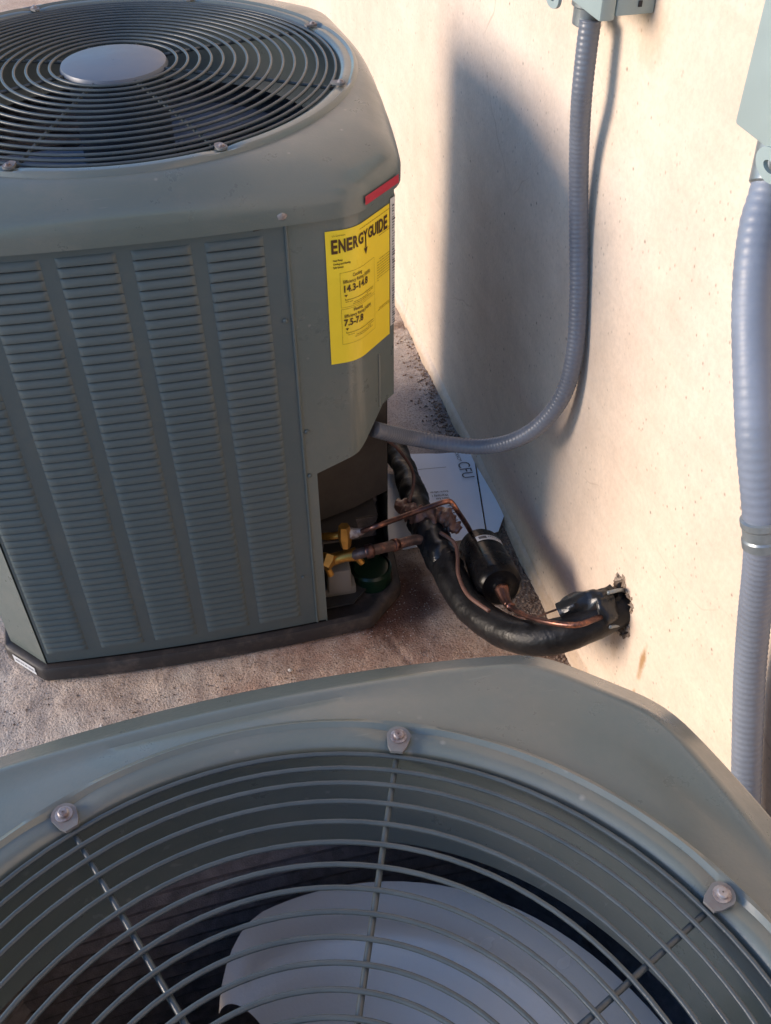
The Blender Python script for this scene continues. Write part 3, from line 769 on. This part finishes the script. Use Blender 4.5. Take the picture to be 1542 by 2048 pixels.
# looping conduit
cl = [(1181, 40, .508), (1172, 110, .506), (1163, 200, .506), (1158, 310, .516), (1157, 450, .524), (1157, 580, .527), (1150, 700, .525), (1128, 785, .516), (1085, 845, .494), (1030, 880, .462), (965, 893, .425), (890, 887, .375), (822, 876, .325), (765, 863, .272), (748, 858, .258)]
t = thing('flexible_conduit', 'grey ribbed conduit looping down the wall and into the rear unit', 'conduit', (0, 0, 0))
obj('sheath', ribbed([at(a, b, x=c_) for a, b, c_ in cl], .0123, .0062, .022), 'conduit', t, None)
# right hand conduit, thicker above the coupling
cr_ = [(1553, 322, .508), (1538, 390, .500), (1520, 450, .490), (1508, 540, .480), (1504, 640, .474), (1507, 760, .468), (1512, 880, .466), (1520, 980, .472), (1526, 1063, .478)]
cr2 = [(1526, 1063, .478), (1520, 1137, .490), (1508, 1243, .503), (1499, 1353, .512), (1495, 1463, .516), (1492, 1573, .516), (1488, 1700, .514), (1480, 1850, .508), (1470, 2000, .49)]
t = thing('flexible_conduit', 'thick pale grey ribbed conduit with a metal coupling, hanging at the right edge', 'conduit', (0, 0, 0))
p1 = [at(a, b, x=c_) for a, b, c_ in cr_]; p2 = [at(a, b, x=c_) for a, b, c_ in cr2]
obj('sheath', ribbed(p1, .0167, .0085, .016), 'conduit2', t, None)
p2.append(Vector((.47, .05, .10))); p2.append(Vector((.40, -.02, .06)))
obj('sheath', ribbed(p2, .0158, .0075, .022), 'conduit2', t, None)
d = (p1[-1]-p1[-2]).normalized()
obj('coupling', xf(lathe([(.0165, -.015), (.0192, -.014), (.0192, -.008), (.0180, -.006), (.0180, .004), (.0192, .006), (.0192, .014), (.0165, .015)], 24), axis_m(p1[-1], d)), 'fitting', t, 30)
obj('sleeve', xf(lathe([(.016, -.02), (.0185, -.018), (.0185, .018), (.016, .02)], 20), axis_m(p1[0], (p1[1]-p1[0]))), 'fitting', t, 30)

# ------------------------------------------------------------------ REFRIGERANT LINES
# foam-wrapped pipe from behind the unit, over the ground, up into the hole
fm = [(782, 885, .075), (806, 935, .085), (828, 995, .10), (850, 1058, .12), (882, 1112, .13), (908, 1165, .135), (945, 1218, .145), (1000, 1258, .165), (1060, 1277, .19), (1130, 1268, .215), (1190, 1243, .235), (1232, 1222, .245)]
Pf = [at(a, b, z=c_) for a, b, c_ in fm]; Pf.append(Vector((.58, Pf[-1].y, .25)))
t = thing('insulated_pipe', 'black foam wrapped refrigerant pipe curving over the ground into the wall hole', 'pipe', (0, 0, 0))
Q, L = resample(catmull(Pf, 12), .0035)
def rf(i, n, a):
    s = i/n; base = .0215+.0045*min(1, s*1.9) if s < .5 else .0260
    P_ = Q[min(i, len(Q)-1)]; up_ = s < .5
    wr_ = (.0052 if up_ else .0012)*noise.noise(Vector((P_.x*34+math.cos(a)*.9, P_.y*34+math.sin(a)*.9, P_.z*34)))+(.0022 if up_ else .0006)*noise.noise(Vector((P_.x*95+math.cos(a)*2, P_.y*95+math.sin(a)*2, P_.z*95)))
    if s > .86: base *= 1-.06*(s-.86)/.14
    return base+wr_
obj('foam_sleeve', tube(Q, rf, 22), 'foam', t, None)
# lumpy tape wraps at the joint where the bare pipe enters
def lump(name, pts, r, m, par, amp=.3, fr=90, seg=16, step=.003, seed=0):
    Q, L = resample(catmull(pts, 10), step)
    return obj(name, tube(Q, lambda i, n, a: r*(1+amp*noise.noise(Vector((Q[i].x*fr+seed, Q[i].y*fr+math.cos(a)*1.3, Q[i].z*fr+math.sin(a)*1.3))))*(.75+.25*math.sin(math.pi*min(1, max(0, i/n)))), seg), m, par, 60)
lump('tape_wrap', [at(838, 1040, z=.125), at(862, 1075, z=.135), at(892, 1125, z=.14)], .0275, 'tape', t, .28, 80)
lump('tape_wrap', [at(1120, 1225, z=.235), at(1155, 1208, z=.25), at(1200, 1200, z=.262), at(1226, 1180, z=.27)], .0160, 'tape', t, .5, 48, seed=4)
lump('tape_wrap', [at(1195, 1200, z=.262), at(1222, 1188, z=.27)], .0135, 'foam', t, .2, 60, seed=9)
lump('tape_wrap', [at(1190, 1222, z=.252), at(1226, 1215, z=.254)], .0265, 'tape', t, .3, 80, seed=2)
# grey wires coming out of the hole
for i, (a, b) in enumerate(((1186, 1255), (1222, 1252))):
    P = [at(1215+i*4, a+i*32, x=.51), at(1240, a-6+i*34, x=.530), at(1255, a-4+i*34, x=.56)]
    obj('grey_wire', tube(catmull(P, 6), .0028, 8), 'fitting', t, None)
# crumpled brown tape hanging on the foam
lump('brown_tape', [at(800, 1010, z=.125), at(845, 1035, z=.15), at(880, 1030, z=.16), at(908, 1058, z=.155)], .0145, 'pink', t, .95, 120, 14, .0025, 7)
lump('brown_tape', [at(868, 1020, z=.16), at(900, 1045, z=.165), at(918, 1062, z=.16)], .0095, 'pink', t, 1.0, 150, 12, .0022, 17)

# copper liquid line: service valve -> bend -> filter drier -> wall
t = thing('copper_pipe', 'thin copper liquid line rising from the upper brass valve and bending down to the drier', 'pipe', (0, 0, 0))
wA = lambda q: MA @ Vector(q)
V1 = wA(atA(640, 1072, y=-.315)); V1b = wA(atA(700, 1067, y=-.325)); V1c = wA(atA(760, 1050, y=-.345))
dr0 = at(955, 1088, z=.115); dr1 = at(1003, 1178, z=.175)
L = [wA(atA(722, 1063, y=-.33)), V1c, at(820, 1028, z=.215), at(870, 1010, z=.225), at(893, 1003, z=.228), at(903, 1005, z=.226), at(915, 1022, z=.21), at(936, 1054, z=.142), at(948, 1078, z=.118), dr0]
obj('pipe', tube(catmull(L, 10), .0043, 12), 'copper', t, None)
L = [dr1, at(1016, 1208, z=.180), at(1045, 1228, z=.21), at(1090, 1243, z=.242), at(1150, 1250, z=.264), at(1190, 1238, z=.262), at(1215, 1228, z=.25)]
obj('pipe', tube(catmull(L, 10), .0043, 12), 'copper', t, None)
Q = catmull(L, 10); obj('flare', tube(Q[0:12], lambda i, n, a: .0115-.006*i/n, 14), 'copper', t, None)
obj('joint', tube(Q[11:14], .0068, 12), 'copper', t, None)
# filter drier
t = thing('filter_drier', 'glossy black filter drier canister with a small white label, lying by the wall', 'filter drier', (0, 0, 0))
ax = (dr1-dr0).normalized(); Ld = (dr1-dr0).length
R_ = .0365
prof = [(.006, -.004), (.012, .0), (.024, .004), (R_*.92, .012), (R_, .020), (R_, Ld*.62), (R_*1.0, Ld*.64), (R_*1.02, Ld*.66), (R_*1.0, Ld*.69), (R_, Ld-.020), (R_*.96, Ld-.012), (R_*.80, Ld-.005), (R_*.5, Ld-.006), (.013, Ld-.004), (.011, Ld+.002), (.006, Ld+.004)]
# shorten: body centred on the axis
body_ = lathe(prof, 40); dm = axis_m(dr0, ax)
obj('canister', xf(body_, dm), 'drier', t, 40)
# label strip round the upper shoulder
inv = dm.inverted().to_3x3(); vc = inv @ (-CF); vr = inv @ CR
ac = math.atan2(vc.y, vc.x); ar = math.atan2(vr.y, vr.x); sg = 1 if ((ar-ac+math.pi) % (2*math.pi)-math.pi) > 0 else -1
def arc(a0, a1, z0, z1, off, n=14):
    return grid([[((R_+off)*math.cos(ac+sg*(a0+(a1-a0)*j/n)), (R_+off)*math.sin(ac+sg*(a0+(a1-a0)*j/n)), z) for j in range(n+1)] for z in (z0, z1)])
zl = Ld*.27
lb = obj('label', xf(arc(-.12, 1.15, zl, zl+.018, .0008), dm), 'white', t, None)
obj('printed_mark', xf(arc(.0, .34, zl+.0045, zl+.0135, .0013, 6), dm), 'stkink', lb, None)
tag(obj('fine_print', xf(join(*[arc(.42+.1*i, .48+.1*i, zl+.006, zl+.0085, .0013, 2) for i in range(6)]), dm), 'stkink', lb, None), kind='stuff')

# suction line from the lower valve into the foam
t = thing('copper_pipe', 'thick tarnished copper suction line from the lower brass valve into the black foam', 'pipe', (0, 0, 0))
L = [wA(atA(700, 1112, y=-.325)), wA(atA(740, 1102, y=-.335)), at(790, 1090, z=.155), at(835, 1079, z=.145), at(862, 1085, z=.138)]
obj('pipe', tube(catmull(L, 10), .0088, 14), 'copper_dull', t, None)
Q = catmull(L, 10); obj('joint', tube(Q[8:12], .0118, 14), 'copper', t, None); obj('joint', tube(Q[19:22], .0108, 14), 'copper', t, None)
# the two service valves belong to unit A
def W(q, y): return atA(q[0], q[1], y=y)
v = obj('service_valve', tube([W((632, 1074), -.300), W((668, 1072), -.315), W((700, 1066), -.325)], .0062, 12), 'brass', ua, None)
obj('valve_stem', tube([W((688, 1052), -.325), W((690, 1074), -.327), W((692, 1094), -.330)], lambda i, n, a: (.0088, .0115, .0075)[i], 6), 'brass', v, 30)
obj('valve_cap', tube([W((700, 1066), -.325), W((712, 1066), -.327), W((726, 1062), -.33)], lambda i, n, a: (.0100, .0078, .0055)[i], 12), 'screw', v, 30)
v = obj('service_valve', tube([W((634, 1128), -.300), W((655, 1122), -.315), W((690, 1112), -.325), W((712, 1108), -.325)], lambda i, n, a: (.0075, .0115, .0095, .012)[i], 14), 'brass', ua, 60)
obj('valve_stem', tube([W((660, 1108), -.318), W((656, 1122), -.325), W((650, 1136), -.335)], lambda i, n, a: (.0115, .0125, .009)[i], 6), 'brass', v, 30)
obj('valve_stem', tube([W((652, 1130), -.322), W((662, 1150), -.326)], .0055, 10), 'brass', v, 30)
obj('valve_cap', tube([W((712, 1112), -.325), W((724, 1125), -.327)], .0058, 8), 'brass', v, 30)

# thin brown control cable
t = thing('control_cable', 'thin brown control cable hanging from the rear unit along the black pipe', 'cable', (0, 0, 0))
L = [at(752, 872, z=.33), at(785, 888, z=.26), at(812, 918, z=.2), at(826, 945, z=.16), at(826, 975, z=.145), at(818, 1005, z=.142)]
obj('cable', tube(catmull(L, 10), .0029, 8), 'brown_wire', t, None)
L = [at(880, 1065, z=.165), at(908, 1085, z=.165), at(915, 1110, z=.165), at(917, 1150, z=.17), at(936, 1190, z=.18), at(978, 1222, z=.195)]
obj('cable', tube(catmull(L, 10), .0031, 8), 'brown_wire', t, None)
L = [at(1010, 1230, z=.05), at(1060, 1236, z=.06), at(1105, 1222, z=.12), at(1150, 1205, z=.2)]
obj('cable', tube(catmull(L, 10), .0018, 8), 'brown_wire', t, None)

# ------------------------------------------------------------------ PAPERS
def pmap(quad, u, v):
    a, b, c_, d_ = quad; return (a*(1-u)+b*u)*(1-v)+(d_*(1-u)+c_*u)*v
zq = .012
quad = [at(800, 908, z=zq), at(946, 905, z=zq+.004), at(972, 1070, z=zq+.004), at(806, 1098, z=zq)]
def sheet(quad, nu=14, nv=14, wav=.0025, th=.0016):
    rows = [[pmap(quad, i/nu, j/nv)+Vector((0, 0, wav*noise.noise(Vector((i*.35, j*.3, 2))))) for i in range(nu+1)] for j in range(nv+1)]
    V, F = grid(rows); low_ = [Vector((p.x, p.y, p.z-th)) for r in rows for p in r]; n = len(V)
    F2 = [tuple(i+n for i in f[::-1]) for f in F]
    m = nu+1; ed = [(i, i+1) for i in range(nu)]+[(nv*m+i+1, nv*m+i) for i in range(nu)]+[((j+1)*m, j*m) for j in range(nv)]+[(j*m+nu, (j+1)*m+nu) for j in range(nv)]
    return list(V)+low_, F+F2+[(b, a, a+n, b+n) for a, b in ed]
t = thing('instruction_leaflet', 'white printed leaflet lettered CFU, lying open on the ground against the wall', 'paper', (0, 0, 0))
s1 = obj('page', sheet(quad), 'paper', t, 50)
fl_ = [at(949, 906, z=zq+.005), at(972, 920, z=.030), at(1008, 1031, z=.028), at(974, 1070, z=zq+.005)]
V, F = sheet([at(949, 905, z=zq+.006), at(945, 905, z=.03), at(1009, 1030, z=.03), at(976, 1068, z=zq+.006)])
poly = [at(949, 905, z=.017), at(958, 912, z=.022), at(1009, 1029, z=.024), at(997, 1062, z=.018), at(975, 1069, z=.016)]
pv = [(p.x, p.y, p.z) for p in poly]; n = len(pv)
obj('page', (pv+[(a, b, c_-.0016) for a, b, c_ in pv], [tuple(range(n)), tuple(range(n, 2*n))[::-1]]+[(i, (i+1) % n, (i+1) % n+n, i+n) for i in range(n)]), 'paper', t, 50)
def on_quad(vf, quad, o, ux, uy, lift=.0016):     # text written in page metres: origin o (u,v), x direction ux
    e1 = ((quad[1]-quad[0])).normalized(); nz = Vector((0, 0, 1)); e2 = e1.cross(nz)   # e1 across page, e2 toward the viewer
    base = pmap(quad, *o); dx = (e1*ux[0]+e2*ux[1]).normalized(); dy = (e1*uy[0]+e2*uy[1]).normalized()
    out = []
    for a, b in vf[0]:
        p = base+dx*a+dy*b; out.append((p.x, p.y, zq+.002+lift))
    return out, vf[1]
def serifed(s, size):
    parts = [text_mesh(s, size, -.0001, .78)]; return join(*parts)
cfu = serifed('CFU', .034)
P0 = at(914, 926, z=zq+.004); P1 = at(926, 958, z=zq+.004)
def on_line(vf, P0, P1, length=None, lift=.0018):
    dx = (P1-P0); dx.z = 0; w0 = max(a for a, b in vf[0]); Ln = dx.length; dx.normalize(); dy = Vector((-dx.y, dx.x, 0)); k_ = Ln/w0
    return [tuple(P0+dx*a*k_+dy*b*k_+Vector((0, 0, lift))) for a, b in vf[0]], vf[1]
TT = [on_line(cfu, P0, P1), on_line(text_mesh('XXXCM', .012, 0, .8), at(908, 905, z=zq+.004), at(917, 924, z=zq+.004))]
TT.append(on_line(text_mesh('Warranty i', .012, .0002, .8), at(896, 989, z=zq+.004), at(864, 992, z=zq+.004)))
TT.append(on_line(text_mesh('future referen', .012, .0002, .8), at(896, 982, z=zq+.004), at(860, 985, z=zq+.004)))
TT.append(on_line(text_mesh('Users Kee', .012, .0002, .8), at(898, 995, z=zq+.004), at(872, 998, z=zq+.004)))
TT.append(on_line(longbar(0, 0, .06, .0012), at(892, 935, z=zq+.004), at(836, 940, z=zq+.004)))
for i in range(7):
    TT.append(on_line(bar(0, 0, .01, .0022 if i % 2 else .0035), at(893+i*2.6, 1007+i*7.5, z=zq+.004), at(903+i*2.6, 1004+i*7.5, z=zq+.004)))
tag(obj('printing', join(*TT), 'stkink', s1, None), kind='stuff')
t = thing('folded_booklet', 'small white folded booklet sticking out from beside the rear unit', 'paper', (0, 0, 0))
bq = [at(768, 945, z=.05), at(793, 950, z=.05), at(832, 1034, z=.05), at(773, 1040, z=.05)]
n = 4; pv = [tuple(p) for p in bq]
obj('cover', (pv+[(a, b, c_-.022) for a, b, c_ in pv], [(0, 1, 2, 3), (7, 6, 5, 4)]+[(i, (i+1) % 4, (i+1) % 4+4, i+4) for i in range(4)]), 'white', t, 30)
bq2 = [at(775, 1046, z=.045), at(828, 1038, z=.045), at(842, 1072, z=.035), at(778, 1088, z=.035)]
pv = [tuple(p) for p in bq2]
obj('flap', (pv+[(a, b, c_-.012) for a, b, c_ in pv], [(0, 1, 2, 3), (7, 6, 5, 4)]+[(i, (i+1) % 4, (i+1) % 4+4, i+4) for i in range(4)]), 'white', t, 30)
# dark green cap-like object in the shade under the valves
gc = at(742, 1140, z=.05)
t = thing('green_container', 'dark green round container in the shade under the lower copper pipe', 'container', (gc.x, gc.y, .004))
obj('body', lathe([(.001, 0), (.030, 0), (.034, .004), (.036, .03), (.034, .052), (.030, .056), (.001, .057)], 28), 'green', t, 30)
obj('rim', lathe([(.034, .048), (.0365, .049), (.0365, .054), (.033, .058)], 28), 'green', t, 30)
